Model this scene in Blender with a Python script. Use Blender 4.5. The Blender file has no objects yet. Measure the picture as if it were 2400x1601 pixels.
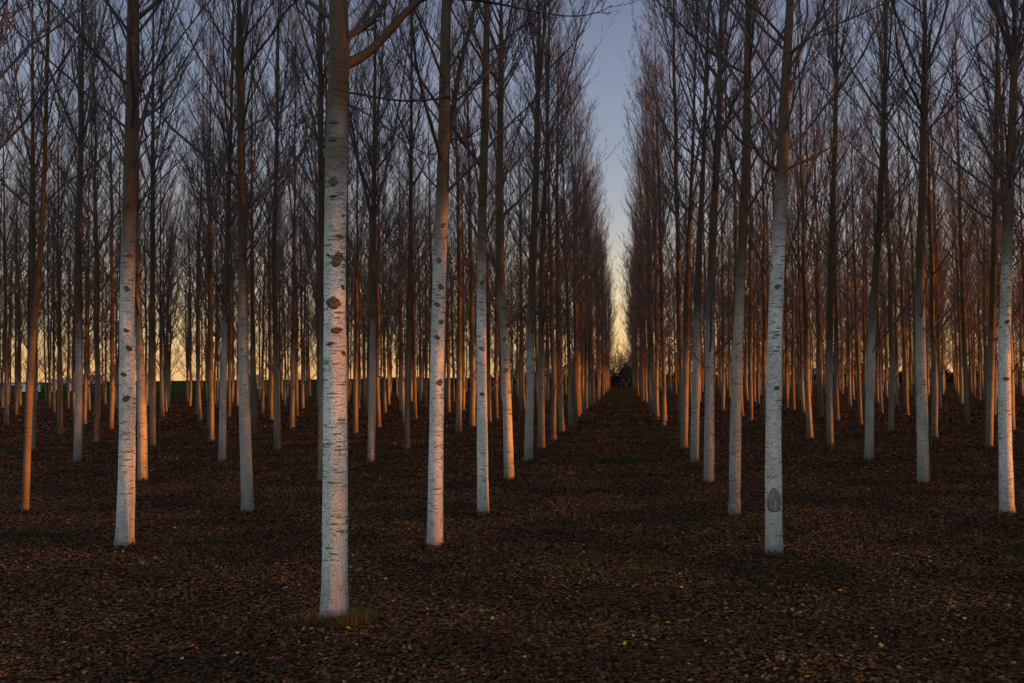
import bpy, math, random
import numpy as np
from mathutils import Vector, Matrix
random.seed(7)
D = bpy.data; S = bpy.context.scene; COL = S.collection

# ------------------------------------------------------------ camera
F, YAW, PIT, ROLL = 2260.0, 0.114, 0.036, -0.011       # focal length in photo pixels (2400 wide)
EYE = 3.2
cy_, sy_ = math.cos(YAW), math.sin(YAW); cp_, sp_ = math.cos(PIT), math.sin(PIT); cr_, sr_ = math.cos(ROLL), math.sin(ROLL)
def ray(x, y):
    a, b = x-1200, y-800.5
    u = a*cr_+b*sr_; v = -a*sr_+b*cr_
    d2, z2 = F, -v
    d = d2*cp_-z2*sp_; z = d2*sp_+z2*cp_
    return Vector((u*cy_-d*sy_, u*sy_+d*cy_, z))
fw = ray(1200, 800.5).normalized()
rt = (ray(1201, 800.5)-ray(1200, 800.5)).normalized()
up = rt.cross(fw).normalized()
cam = D.objects.new('camera', D.cameras.new('camera')); COL.objects.link(cam)
cam.matrix_world = Matrix(((rt.x, up.x, -fw.x, 0), (rt.y, up.y, -fw.y, 0), (rt.z, up.z, -fw.z, EYE), (0, 0, 0, 1)))
cam.data.sensor_width = 36; cam.data.lens = F/2400*36; cam.data.clip_end = 6000; cam.data.clip_start = .1
S.camera = cam
FLAT = Vector((-sy_, cy_, 0))                           # level view direction

# ------------------------------------------------------------ sky, sun, exposure
SUN_EL, SUN_AZ = math.radians(1.3), math.radians(99.3)   # azimuth measured from +Y towards +X
sund = Vector((math.sin(SUN_AZ)*math.cos(SUN_EL), math.cos(SUN_AZ)*math.cos(SUN_EL), math.sin(SUN_EL)))
w = D.worlds.new('World'); S.world = w; w.use_nodes = True
nt = w.node_tree; nt.nodes.clear(); N = nt.nodes.new; L = nt.links.new
sky = N('ShaderNodeTexSky'); sky.sky_type = 'NISHITA'; sky.sun_disc = False
sky.sun_elevation = SUN_EL; sky.sun_rotation = SUN_AZ; sky.air_density = 1.0; sky.dust_density = 1.5; sky.ozone_density = 1.5
tc = N('ShaderNodeTexCoord'); sep = N('ShaderNodeSeparateXYZ'); L(tc.outputs['Generated'], sep.inputs[0])
rmp = N('ShaderNodeValToRGB'); L(sep.outputs['Z'], rmp.inputs[0])
cr = rmp.color_ramp; cr.interpolation = 'B_SPLINE'
SKY = [(-.02, (.95, .42, .20)), (.015, (1.2, .52, .19)), (.05, (1.2, .76, .37)), (.085, (.90, .76, .52)), (.14, (.50, .52, .53)),
       (.23, (.32, .38, .49)), (.36, (.205, .25, .38)), (.6, (.06, .085, .16))]
cr.elements[0].position = 0; cr.elements[0].color = SKY[1][1]+(1,)
cr.elements[1].position = .6; cr.elements[1].color = SKY[-1][1]+(1,)
for p, c in SKY[2:-1]:
    e = cr.elements.new(p); e.color = c+(1,)
# the half of the sky behind the camera: dimmed low down, a bright band added higher up to light the front trunks
nrm = N('ShaderNodeVectorMath'); nrm.operation = 'DOT_PRODUCT'; L(tc.outputs['Generated'], nrm.inputs[0]); nrm.inputs[1].default_value = (-.10, -.995, 0)
mr = N('ShaderNodeMapRange'); mr.interpolation_type = 'SMOOTHSTEP'; L(nrm.outputs['Value'], mr.inputs[0])
mr.inputs[1].default_value = -.8; mr.inputs[2].default_value = -.1; mr.inputs[3].default_value = 0; mr.inputs[4].default_value = 1
rb = N('ShaderNodeValToRGB'); L(sep.outputs['Z'], rb.inputs[0]); rb.color_ramp.interpolation = 'EASE'
rb.color_ramp.elements[0].position = 0; rb.color_ramp.elements[0].color = (.05, .05, .07, 1)
rb.color_ramp.elements[1].position = 1; rb.color_ramp.elements[1].color = (.06, .085, .16, 1)
for p, c in [(.10, (.055, .06, .08)), (.21, (.08, .09, .12)), (.34, (.85, .92, 1.0)), (.52, (1.0, 1.08, 1.16)), (.70, (.09, .12, .18))]:
    e = rb.color_ramp.elements.new(p); e.color = tuple(q*(1.5 if .3 < p < .6 else 1) for q in c)+(1,)
m1 = N('ShaderNodeMixRGB'); L(mr.outputs[0], m1.inputs[0]); L(rmp.outputs[0], m1.inputs[1]); L(rb.outputs[0], m1.inputs[2])
sc = N('ShaderNodeMixRGB'); sc.blend_type = 'MULTIPLY'; sc.inputs[0].default_value = 1; L(sky.outputs[0], sc.inputs[1]); sc.inputs[2].default_value = (.0015, .0015, .0015, 1)
ad = N('ShaderNodeMixRGB'); ad.blend_type = 'ADD'; ad.inputs[0].default_value = 1; L(m1.outputs[0], ad.inputs[1]); L(sc.outputs[0], ad.inputs[2])
bg = N('ShaderNodeBackground'); L(ad.outputs[0], bg.inputs[0]); bg.inputs[1].default_value = 0.54
wo = N('ShaderNodeOutputWorld'); L(bg.outputs[0], wo.inputs[0])

sl = D.lights.new('sun', 'SUN'); sl.energy = 5.0; sl.angle = math.radians(.2); sl.color = (1.0, .265, .012)
so = D.objects.new('sun', sl); COL.objects.link(so); so.rotation_euler = (-sund).to_track_quat('-Z', 'Y').to_euler()
S.view_settings.view_transform = 'Standard'; S.view_settings.look = 'None'; S.view_settings.exposure = .80; S.view_settings.gamma = 1
S.render.engine = 'CYCLES'
S.cycles.max_bounces = 5; S.cycles.diffuse_bounces = 3; S.cycles.glossy_bounces = 2

# ------------------------------------------------------------ helpers
def mat(name):
    m = D.materials.new(name); m.use_nodes = True; t = m.node_tree
    b = t.nodes['Principled BSDF']
    return m, t, b
def nd(t, typ, **kw):
    n = t.nodes.new(typ)
    for k, v in kw.items(): setattr(n, k, v)
    return n
def math_(t, op, a, b=None, clamp=False):
    n = t.nodes.new('ShaderNodeMath'); n.operation = op; n.use_clamp = clamp
    for i, v in enumerate((a, b)):
        if v is None: continue
        if isinstance(v, (int, float)): n.inputs[i].default_value = v
        else: t.links.new(v, n.inputs[i])
    return n.outputs[0]
def mix(t, fac, a, b, mode='MIX'):
    n = t.nodes.new('ShaderNodeMixRGB'); n.blend_type = mode
    for i, v in enumerate((fac, a, b)):
        if isinstance(v, (int, float)): n.inputs[i].default_value = v
        elif isinstance(v, tuple): n.inputs[i].default_value = v+(1,) if len(v) == 3 else v
        else: t.links.new(v, n.inputs[i])
    return n.outputs[0]
def rng(t, v, a, b, c=0., d=1., smooth=True):
    n = t.nodes.new('ShaderNodeMapRange'); n.interpolation_type = 'SMOOTHSTEP' if smooth else 'LINEAR'
    t.links.new(v, n.inputs[0])
    for i, x in enumerate((a, b, c, d)): n.inputs[i+1].default_value = x
    return n.outputs[0]
def vscale(t, v, s, off=None):
    n = t.nodes.new('ShaderNodeVectorMath'); n.operation = 'MULTIPLY'; t.links.new(v, n.inputs[0]); n.inputs[1].default_value = s
    o = n.outputs[0]
    if off is not None:
        a = t.nodes.new('ShaderNodeVectorMath'); a.operation = 'ADD'; t.links.new(o, a.inputs[0]); t.links.new(off, a.inputs[1]); o = a.outputs[0]
    return o
def noise(t, v, s, det=3, rough=.5):
    n = t.nodes.new('ShaderNodeTexNoise'); n.inputs['Scale'].default_value = s; n.inputs['Detail'].default_value = det; n.inputs['Roughness'].default_value = rough
    t.links.new(v, n.inputs['Vector']); return n.outputs[0]
def voro(t, v, s, out='Distance', feat='F1'):
    n = t.nodes.new('ShaderNodeTexVoronoi'); n.feature = feat; n.inputs['Scale'].default_value = s; t.links.new(v, n.inputs['Vector']); return n.outputs[out]
def ramp(t, v, stops):
    n = t.nodes.new('ShaderNodeValToRGB'); t.links.new(v, n.inputs[0]); r = n.color_ramp
    r.elements[0].position = stops[0][0]; r.elements[0].color = stops[0][1]+(1,)
    r.elements[1].position = stops[-1][0]; r.elements[1].color = stops[-1][1]+(1,)
    for p, c in stops[1:-1]:
        e = r.elements.new(p); e.color = c+(1,)
    return n.outputs[0]
def bump(t, b, h, strength, dist):
    n = t.nodes.new('ShaderNodeBump'); n.inputs['Strength'].default_value = strength; n.inputs['Distance'].default_value = dist
    t.links.new(h, n.inputs['Height']); t.links.new(n.outputs[0], b.inputs['Normal'])
def plain(name, c, rough=.8, var=.25, scale=3.):
    m, t, b = mat(name); tcn = nd(t, 'ShaderNodeTexCoord')
    n = noise(t, tcn.outputs['Object'], scale, 4)
    col = mix(t, n, tuple(x*(1-var) for x in c), tuple(min(1, x*(1+var)) for x in c))
    t.links.new(col, b.inputs['Base Color']); b.inputs['Roughness'].default_value = rough
    return m

# ------------------------------------------------------------ materials
def bark_mat(name, pale, green, fade0, fade1, dashes=True):
    m, t, b = mat(name); tcn = nd(t, 'ShaderNodeTexCoord'); P = tcn.outputs['Object']
    oi = nd(t, 'ShaderNodeObjectInfo'); off = math_(t, 'MULTIPLY', oi.outputs['Random'], 37.)
    cmb = nd(t, 'ShaderNodeCombineXYZ')
    for i in range(3): t.links.new(off, cmb.inputs[i])
    o = cmb.outputs[0]
    sepn = nd(t, 'ShaderNodeSeparateXYZ'); t.links.new(P, sepn.inputs[0]); Z = sepn.outputs['Z']
    big = noise(t, vscale(t, P, (1.2, 1.2, .8), o), 1.6, 3)
    col = mix(t, rng(t, big, .38, .66), pale, green)
    rnd = math_(t, 'FRACT', math_(t, 'MULTIPLY', oi.outputs['Random'], 7.31))
    col = mix(t, math_(t, 'MULTIPLY', rnd, .45), col, tuple(.55*q for q in pale))
    # moss and lichen tint
    moss = rng(t, noise(t, vscale(t, P, (6, 6, 9), o), 1.0, 4, .6), .58, .72)
    col = mix(t, math_(t, 'MULTIPLY', moss, .28), col, (.22, .20, .08))
    st = rng(t, noise(t, vscale(t, P, (7, 7, 1.6), o), 1., 5, .65), .52, .74)
    col = mix(t, math_(t, 'MULTIPLY', st, .35), col, (.30, .29, .26))
    # fine flecks
    fl = rng(t, noise(t, vscale(t, P, (38, 38, 120), o), 1., 3), .53, .62)
    col = mix(t, math_(t, 'MULTIPLY', fl, .7), col, (.13, .115, .09))
    # lenticel dashes
    d1 = voro(t, vscale(t, P, (13, 13, 62), o), 1.)
    f1 = rng(t, d1, .30, .20)
    col = mix(t, math_(t, 'MULTIPLY', f1, .6), col, (.09, .075, .055))
    # long horizontal scars: horizontal bands broken round the trunk
    wob = noise(t, vscale(t, P, (9, 9, 9), o), 1., 3)
    d2 = voro(t, vscale(t, P, (3.4, 3.4, 25), o), 1.)
    d2 = math_(t, 'ADD', d2, math_(t, 'MULTIPLY', math_(t, 'SUBTRACT', wob, .5), .8))
    brk = noise(t, vscale(t, P, (55, 55, 30), o), 1., 2)
    d2 = math_(t, 'ADD', d2, math_(t, 'MULTIPLY', math_(t, 'SUBTRACT', brk, .5), .35))
    clump = rng(t, noise(t, vscale(t, P, (1.5, 1.5, 2.2), o), 1., 3), .36, .6, .15, 1.)
    f2 = math_(t, 'MULTIPLY', rng(t, d2, .33, .20), clump)
    col = mix(t, math_(t, 'MULTIPLY', f2, .8), col, (.06, .055, .04))
    d3 = math_(t, 'ADD', voro(t, vscale(t, P, (7, 7, 34), o), 1.), math_(t, 'MULTIPLY', math_(t, 'SUBTRACT', brk, .5), .5))
    col = mix(t, math_(t, 'MULTIPLY', rng(t, d3, .26, .16), .7), col, (.085, .075, .055))
    # grey furrowed foot
    ft = rng(t, math_(t, 'ADD', Z, math_(t, 'MULTIPLY', big, 1.6)), 2.1, .9)
    fn = noise(t, vscale(t, P, (26, 26, 3.2), o), 1., 4, .65)
    foot = mix(t, rng(t, fn, .3, .75), tuple(.22*q for q in pale), tuple(.52*q for q in pale))
    col = mix(t, math_(t, 'MULTIPLY', ft, .8), col, foot)
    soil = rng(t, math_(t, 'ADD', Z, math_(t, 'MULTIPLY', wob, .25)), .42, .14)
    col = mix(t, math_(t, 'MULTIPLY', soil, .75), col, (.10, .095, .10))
    # young bark higher up, with shade under the crowns painted in as dark brown
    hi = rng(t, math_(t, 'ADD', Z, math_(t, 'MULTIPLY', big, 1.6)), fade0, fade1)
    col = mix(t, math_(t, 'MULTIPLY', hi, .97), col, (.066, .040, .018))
    t.links.new(col, b.inputs['Base Color']); b.inputs['Roughness'].default_value = .72
    b.inputs['Specular IOR Level'].default_value = .25
    h = math_(t, 'ADD', math_(t, 'MULTIPLY', f2, -1.), math_(t, 'MULTIPLY', noise(t, vscale(t, P, (20, 20, 30), o), 1., 4, .6), .8))
    h = math_(t, 'ADD', h, math_(t, 'MULTIPLY', math_(t, 'MULTIPLY', fn, ft), 1.6))
    bump(t, b, h, .8, .014)
    return m
M = {}
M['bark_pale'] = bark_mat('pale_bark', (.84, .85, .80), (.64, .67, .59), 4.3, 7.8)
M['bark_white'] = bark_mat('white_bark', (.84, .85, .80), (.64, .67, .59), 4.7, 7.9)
M['bark_mid'] = bark_mat('shaded_grey_bark', (.30, .265, .20), (.23, .205, .15), 3.2, 6.6)  # tan-grey bark, darkened for the shade deeper in the grove
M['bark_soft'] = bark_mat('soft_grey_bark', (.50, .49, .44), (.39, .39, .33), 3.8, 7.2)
M['bark_far'] = bark_mat('shaded_bark', (.18, .145, .105), (.13, .11, .08), 3.8, 6.4)  # shade on the distant trunks put into a darker bark colour
def twig_mat(name, a, b_):
    m, t, b = mat(name); g = nd(t, 'ShaderNodeNewGeometry'); 
    tcn = nd(t, 'ShaderNodeTexCoord'); n = noise(t, tcn.outputs['Object'], .6, 3)
    t.links.new(mix(t, n, a, b_), b.inputs['Base Color']); b.inputs['Roughness'].default_value = .7
    return m
M['twig'] = twig_mat('twig_bark', (.036, .030, .031), (.074, .060, .060))
M['far_twig'] = twig_mat('far_twig_bark', (.048, .044, .050), (.088, .080, .088))
M['limb'] = twig_mat('limb_bark', (.032, .021, .013), (.065, .042, .026))
M['hedge_twig'] = twig_mat('hedge_twig', (.07, .045, .034), (.15, .095, .065))
m, t, b = mat('knot_bark'); tcn = nd(t, 'ShaderNodeTexCoord'); P = tcn.outputs['UV']
dv = nd(t, 'ShaderNodeVectorMath', operation='LENGTH'); t.links.new(P, dv.inputs[0])
rr = math_(t, 'ADD', dv.outputs['Value'], math_(t, 'MULTIPLY', noise(t, P, 3., 4), .5))
rings = math_(t, 'SINE', math_(t, 'MULTIPLY', rr, 24.))
c = mix(t, rng(t, rings, -.4, .6), (.030, .024, .019), (.20, .17, .135))
c = mix(t, rng(t, dv.outputs['Value'], .33, .15), c, (.11, .09, .07))
t.links.new(c, b.inputs['Base Color']); b.inputs['Roughness'].default_value = .85; bump(t, b, rings, .6, .01); M['knot'] = m
m, t, b = mat('scarred_wood'); tcn = nd(t, 'ShaderNodeTexCoord'); P = tcn.outputs['UV']
n1 = noise(t, vscale(t, P, (9, 1.1, 1)), 1., 5, .6)
c = mix(t, rng(t, n1, .36, .62), (.05, .05, .05), (.34, .335, .32))
dv = nd(t, 'ShaderNodeVectorMath', operation='LENGTH'); t.links.new(P, dv.inputs[0])
c = mix(t, rng(t, dv.outputs['Value'], .90, .98), c, (.06, .055, .05))
t.links.new(c, b.inputs['Base Color']); b.inputs['Roughness'].default_value = .85; bump(t, b, n1, 1., .02); M['scar'] = m

# leaves: each leaf has its own colour
def leaf_mat(name, stops, rough=.55):
    m, t, b = mat(name); g = nd(t, 'ShaderNodeNewGeometry')
    c = ramp(t, g.outputs['Random Per Island'], stops)
    tcn = nd(t, 'ShaderNodeTexCoord'); n = noise(t, tcn.outputs['Object'], .35, 3)
    c = mix(t, rng(t, n, .35, .65), mix(t, 1., c, (1.22, 1.03, .86), 'MULTIPLY'), mix(t, .55, c, (.010, .007, .005)))
    t.links.new(c, b.inputs['Base Color']); b.inputs['Roughness'].default_value = rough
    b.inputs['Specular IOR Level'].default_value = .12
    for nn in t.nodes:
        if nn.type == 'VALTORGB': nn.color_ramp.interpolation = 'CONSTANT'
    return m
M['leaf'] = leaf_mat('fallen_leaf', [(0, (.032, .017, .008)), (.18, (.062, .033, .015)), (.36, (.105, .055, .022)), (.52, (.145, .070, .024)), (.66, (.10, .062, .037)),
                                     (.78, (.18, .105, .052)), (.88, (.155, .058, .017)), (.94, (.30, .21, .15)), (.965, (.20, .10, .02)), (.9976, (.85, .60, .01))])
m, t, b = mat('leaf_litter_ground'); tcn = nd(t, 'ShaderNodeTexCoord'); P = tcn.outputs['Object']
v1 = nd(t, 'ShaderNodeTexVoronoi'); v1.inputs['Scale'].default_value = 15; t.links.new(P, v1.inputs['Vector'])
sv = nd(t, 'ShaderNodeSeparateXYZ'); t.links.new(v1.outputs['Color'], sv.inputs[0])
c = ramp(t, sv.outputs[0], [(0, (.018, .010, .005)), (.3, (.052, .028, .014)), (.6, (.10, .052, .022)), (.85, (.115, .068, .036)), (1, (.12, .08, .055))])
big = noise(t, P, .25, 4)
c = mix(t, rng(t, big, .4, .7), c, mix(t, .5, c, (.014, .012, .009)))
gr = rng(t, noise(t, P, .13, 5, .6), .62, .72)
c = mix(t, math_(t, 'MULTIPLY', gr, .4), c, (.020, .030, .010))
t.links.new(c, b.inputs['Base Color']); b.inputs['Roughness'].default_value = 1.; b.inputs['Specular IOR Level'].default_value = 0.
bump(t, b, math_(t, 'ADD', v1.outputs['Distance'], noise(t, P, 6., 4)), .8, .05); M['ground'] = m
m, t, b = mat('field_grass'); tcn = nd(t, 'ShaderNodeTexCoord'); P = tcn.outputs['Object']
c = mix(t, noise(t, P, .4, 5), (.008, .019, .005), (.018, .036, .009)); c = mix(t, rng(t, noise(t, P, .03, 3), .5, .7), c, (.07, .06, .03))
t.links.new(c, b.inputs['Base Color']); b.inputs['Roughness'].default_value = 1.; b.inputs['Specular IOR Level'].default_value = 0.; bump(t, b, noise(t, P, 8., 4), .6, .08); M['grass'] = m
M['blade'] = leaf_mat('grass_blade', [(0, (.018, .045, .008)), (.4, (.03, .07, .012)), (.75, (.05, .085, .02)), (1, (.10, .09, .03))])
M['dry_blade'] = leaf_mat('dry_grass_blade', [(0, (.06, .055, .022)), (.35, (.11, .09, .035)), (.7, (.17, .13, .055)), (1, (.26, .20, .10))])

# ------------------------------------------------------------ mesh building
def mesh_np(name, V, Fs, mats=(), midx=None, smooth=True, uv=None):
    """V (n,3), Fs list of int arrays (m,k)"""
    me = D.meshes.new(name); V = np.asarray(V, np.float32)
    me.vertices.add(len(V)); me.vertices.foreach_set('co', V.ravel())
    tot = sum(f.size for f in Fs); nf = sum(len(f) for f in Fs)
    me.loops.add(tot); me.polygons.add(nf)
    me.loops.foreach_set('vertex_index', np.concatenate([f.ravel() for f in Fs]).astype(np.int32))
    cnt = np.concatenate([np.full(len(f), f.shape[1]) for f in Fs]); st = np.concatenate([[0], np.cumsum(cnt)[:-1]])
    me.polygons.foreach_set('loop_start', st.astype(np.int32)); me.polygons.foreach_set('loop_total', cnt.astype(np.int32))
    if midx is not None: me.polygons.foreach_set('material_index', np.asarray(midx, np.int32))
    if uv is not None:
        l = me.uv_layers.new(name='UVMap'); li = np.concatenate([f.ravel() for f in Fs]); l.data.foreach_set('uv', np.asarray(uv, np.float32)[li].ravel())
    me.update(calc_edges=True); me.polygons.foreach_set('use_smooth', np.full(nf, smooth)); me.validate()
    for q in mats: me.materials.append(q)
    return me
def link(name, me, parent=None, loc=None):
    o = D.objects.new(name, me); COL.objects.link(o)
    if parent: o.parent = parent
    if loc is not None: o.location = loc
    return o
def tubes(P, R, sides, cap=False):
    """P (N,K,3), R (N,K) -> verts, quads; each tube separately"""
    P = np.asarray(P, float); R = np.asarray(R, float); N_, K, _ = P.shape
    T = np.gradient(P, axis=1); T /= np.linalg.norm(T, axis=2, keepdims=True)+1e-9
    ref = np.where(np.abs(T[:, :1, 2:3]) > .8, np.array([1., 0, 0]), np.array([0, 0, 1.]))*np.ones_like(T)
    A = np.cross(T, ref); A /= np.linalg.norm(A, axis=2, keepdims=True)+1e-9; B = np.cross(T, A)
    an = np.arange(sides)*2*math.pi/sides
    V = P[:, :, None]+R[:, :, None, None]*(A[:, :, None]*np.cos(an)[None, None, :, None]+B[:, :, None]*np.sin(an)[None, None, :, None])
    idx = np.arange(N_*K*sides).reshape(N_, K, sides); nx = np.roll(idx, -1, axis=2)
    Q = np.stack([idx[:, :-1], nx[:, :-1], nx[:, 1:], idx[:, 1:]], -1).reshape(-1, 4)
    return V.reshape(-1, 3), Q
def join(parts):
    V = []; Q = []; o = 0
    for v, q in parts:
        V.append(v); Q.append(q+o); o += len(v)
    by = {}
    for q in Q: by.setdefault(q.shape[1], []).append(q)
    return np.concatenate(V), [np.concatenate(x) for x in by.values()]
def unit(v): return v/(np.linalg.norm(v, axis=-1, keepdims=True)+1e-9)
def curve_from(p0, d0, L_, K, r, upb=.35, wig=.12):
    """N branches: start, direction, length -> (N,K,3) bending upward"""
    n = len(p0); P = np.zeros((n, K, 3)); P[:, 0] = p0; d = d0.copy()
    for k in range(1, K):
        d = unit(d+np.array([0, 0, upb/(K-1)])+r.normal(0, wig, (n, 3))/math.sqrt(K-1)); P[:, k] = P[:, k-1]+d*(L_/(K-1))[:, None]
    return P
def sample(P, R, tpar):
    """points on polylines at parameter tpar (N,m) -> pos, dir, rad"""
    n, K, _ = P.shape; x = tpar*(K-1); i = np.clip(x.astype(int), 0, K-2); f = x-i; a = np.arange(n)[:, None]
    p = P[a, i]*(1-f)[..., None]+P[a, i+1]*f[..., None]
    return p, unit(P[a, i+1]-P[a, i]), R[a, i]*(1-f)+R[a, i+1]*f
def splay(d, ang, r):
    """rotate directions d by ang away from axis at random azimuth"""
    rv = unit(r.normal(size=d.shape)); s = unit(np.cross(d, rv)); return unit(d*np.cos(ang)[..., None]+s*np.sin(ang)[..., None])
def branchlets(P, R, m, lf, r, K=3, sides=3, ang=(.45, .85), rad=.5, rmax=.012, t0=.15, upb=.3, rend=.0022):
    """grow m side shoots on every polyline"""
    n = len(P); tp = r.uniform(t0, 1., (n, m)); p, d, rr = sample(P, R, tp)
    L0 = np.linalg.norm(np.diff(P, axis=1), axis=2).sum(1)[:, None]
    Ls = (L0*lf*r.uniform(.5, 1.15, (n, m))*(1-.45*tp)).ravel()
    dd = splay(d, r.uniform(ang[0], ang[1], (n, m)), r).reshape(-1, 3); dd = unit(dd+np.array([0, 0, .18]))
    Q = curve_from(p.reshape(-1, 3), dd, Ls, K, r, upb)
    r0 = np.minimum(rr.ravel()*rad, rmax); RR = r0[:, None]*np.linspace(1, 0, K)[None]+rend
    return Q, RR

def trunk_path(H, r, lean=.25, K=26):
    z = np.concatenate([[-.12, 0, .12, .35], np.linspace(.8, H, K-4)]); a = r.uniform(0, 6.28, 3); s = r.uniform(.3, 1, 3)
    x = lean*(s[0]*np.sin(z/H*3.1+a[0])-s[0]*math.sin(a[0]))+.05*np.sin(z*1.1+a[1])-.05*math.sin(a[1])
    y = lean*(s[1]*np.sin(z/H*2.7+a[2])-s[1]*math.sin(a[2]))
    return np.stack([x, y, z], 1)
def trunk_rad(z, r1, H):
    z = np.asarray(z, float)
    base = r1*(1-.62*(np.clip(z, 0, H)/H)**.9); base = np.where(z > H*.55, base*np.clip((H-z)/(H*.45), 0.04, 1)**.75, base)
    return base+r1*.28*np.exp(-np.clip(z, 0, 9)/.35)*.6+.004
def grow(seed, H, r1, path=None, rads=None, zc=7., fork=None, lod=0, reach=1., low=True):
    """returns (trunk verts/quads), (crown verts/quads)"""
    r = np.random.default_rng(seed)
    if path is None: path = trunk_path(H, r)
    if rads is None: rads = trunk_rad(path[:, 2], r1, H)
    if fork: rads = np.where(path[:, 2] > fork+.3, rads*.62, rads)
    # finer resampling of trunk
    zz = path[:, 2]
    if lod == 0:
        zf = np.concatenate([[-.12, 0, .1, .25, .5], np.arange(.9, H, .45), [H]]); px = np.interp(zf, zz, path[:, 0]); py = np.interp(zf, zz, path[:, 1])
        k = np.array([.25, .5, .25])
        for _ in range(3):
            px[1:-1] = np.convolve(px, k, 'valid'); py[1:-1] = np.convolve(py, k, 'valid')
        TP = np.stack([px, py, zf], 1); TR = np.interp(zf, zz, rads)*(1+r.normal(0, .018, len(zf)))*(1+.16*np.exp(-np.clip(zf, 0, 9)/.13))
        tv, tq = tubes(TP[None], TR[None], 16)
    else:
        sel = np.array([0, 2, 4, 6, 9, 12, 16, 20, 25]) if len(zz) == 26 else np.arange(len(zz)); TP = path[sel]; TR = rads[sel]
        tv, tq = tubes(TP[None], TR[None], 7 if lod == 1 else 5)
    ax = lambda z: np.stack([np.interp(z, zz, path[:, 0]), np.interp(z, zz, path[:, 1]), z], -1)
    rad = lambda z: np.interp(z, zz, rads)
    parts = []
    # codominant stems at the fork
    allP = []; allR = []
    nf = 0
    if fork:
        nf = int(r.integers(2, 5)); az = r.uniform(0, 6.28)+np.arange(nf)*6.28/nf+r.normal(0, .3, nf)
        p0 = ax(fork+r.uniform(-.25, .35, nf)); an = r.uniform(.24, .44, nf)
        d0 = np.stack([np.cos(az)*np.sin(an), np.sin(az)*np.sin(an), np.cos(an)], 1)
        K = 9; P = curve_from(p0, d0, (H-fork)*r.uniform(.6, .8, nf), K, r, .95, .10)
        r0 = rad(fork-.4)*r.uniform(.42, .62, nf); R = r0[:, None]*np.linspace(1, .08, K)[None]
        parts.append(tubes(P, R, 8 if lod == 0 else 5)); FP, FR = P, R
    # primaries
    n1 = (60, 40, 34)[lod]
    u = np.sort(r.uniform(0, 1, n1)**1.05); z = zc+(H-1.2-zc)*u
    if lod < 2 and low: z[:3] = zc-r.uniform(.6, 2.6, 3)
    az = np.arange(n1)*2.399+r.normal(0, .4, n1); an = (.85-.38*u)*r.uniform(.75, 1.2, n1)
    d0 = np.stack([np.cos(az)*np.sin(an), np.sin(az)*np.sin(an), np.cos(an)], 1)
    Ls = (4.4-1.7*u**2.4)*r.uniform(.7, 1.15, n1)*reach
    K = (7, 5, 3)[lod]; P = curve_from(ax(z), d0, Ls, K, r, .70, .22)
    r0 = np.minimum(rad(z)*.36, .006+.0050*Ls)*r.choice([.8, 1., 1.6], n1, p=[.4, .45, .15]); R = r0[:, None]*np.linspace(1, .12, K)[None]+.002
    parts.append(tubes(P, R, (6, 4, 3)[lod]))
    pts = [(P, R, 1.)]
    if fork: 
        # shoots along the stems act as primaries
        Q, QR = branchlets(FP, FR, (12, 8, 5)[lod], .30, r, K, 4, (.4, .75), .5, .03, .2, .5)
        parts.append(tubes(Q, QR, (5, 3, 3)[lod])); pts.append((Q, QR, 1.))
    th = (1., 1.5, 3.0)[lod]
    for P_, R_, _ in pts:
        P2, R2 = branchlets(P_, R_, (9, 7, 6)[lod], .42, r, 4 if lod == 0 else 3, 3, (.35, .8), .55, .010*th, .12, .4, .0022*th)
        parts.append(tubes(P2, R2, 3))
        P3, R3 = branchlets(P2, R2, (6, 5, 4)[lod], .50, r, 3 if lod == 0 else 2, 3, (.35, .8), .6, .0055*th, .1, .3, .0019*th)
        parts.append(tubes(P3, R3, 3))
        if lod == 0:
            P4, R4 = branchlets(P3[::2], R3[::2], 2, .5, r, 2, 3, (.4, .8), .7, .004, .1, .2, .0016)
            parts.append(tubes(P4, R4, 3))
    lastP = P3
    if lod == 0:                                          # a few withered leaves still hanging
        k = r.integers(0, len(lastP), 26); p = lastP[k, -1]; q = []
        a = unit(r.normal(size=(26, 3)))*.045; bb = unit(np.cross(a, r.normal(size=(26, 3))))*.035
        v = np.stack([p, p+a+bb, p+2*a, p+a-bb], 1).reshape(-1, 3); parts.append((v, np.arange(104).reshape(-1, 4)))
    return (tv, [tq]), join(parts)

# ------------------------------------------------------------ placing poplars
def ground(x, y):                                        # photo pixel of a foot on the ground -> world point
    v = ray(x, y); s = -EYE/v.z; return Vector((v.x*s, v.y*s, 0))
def at_depth(x, y, base):                                # point over a foot, in the upright plane through it
    v = ray(x, y); dd = (base-Vector((0, 0, 0))).dot(FLAT); s = dd/v.dot(FLAT); return Vector((v.x*s, v.y*s, v.z*s+EYE))
def empty(name, loc, label, cat, group=None):
    o = D.objects.new(name, None); COL.objects.link(o); o.location = loc; o.empty_display_size = .3
    o['label'] = label; o['category'] = cat
    if group: o['group'] = group
    return o
GROUP = 'bare poplars planted in straight rows'
k_ = 2400/2351.
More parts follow.
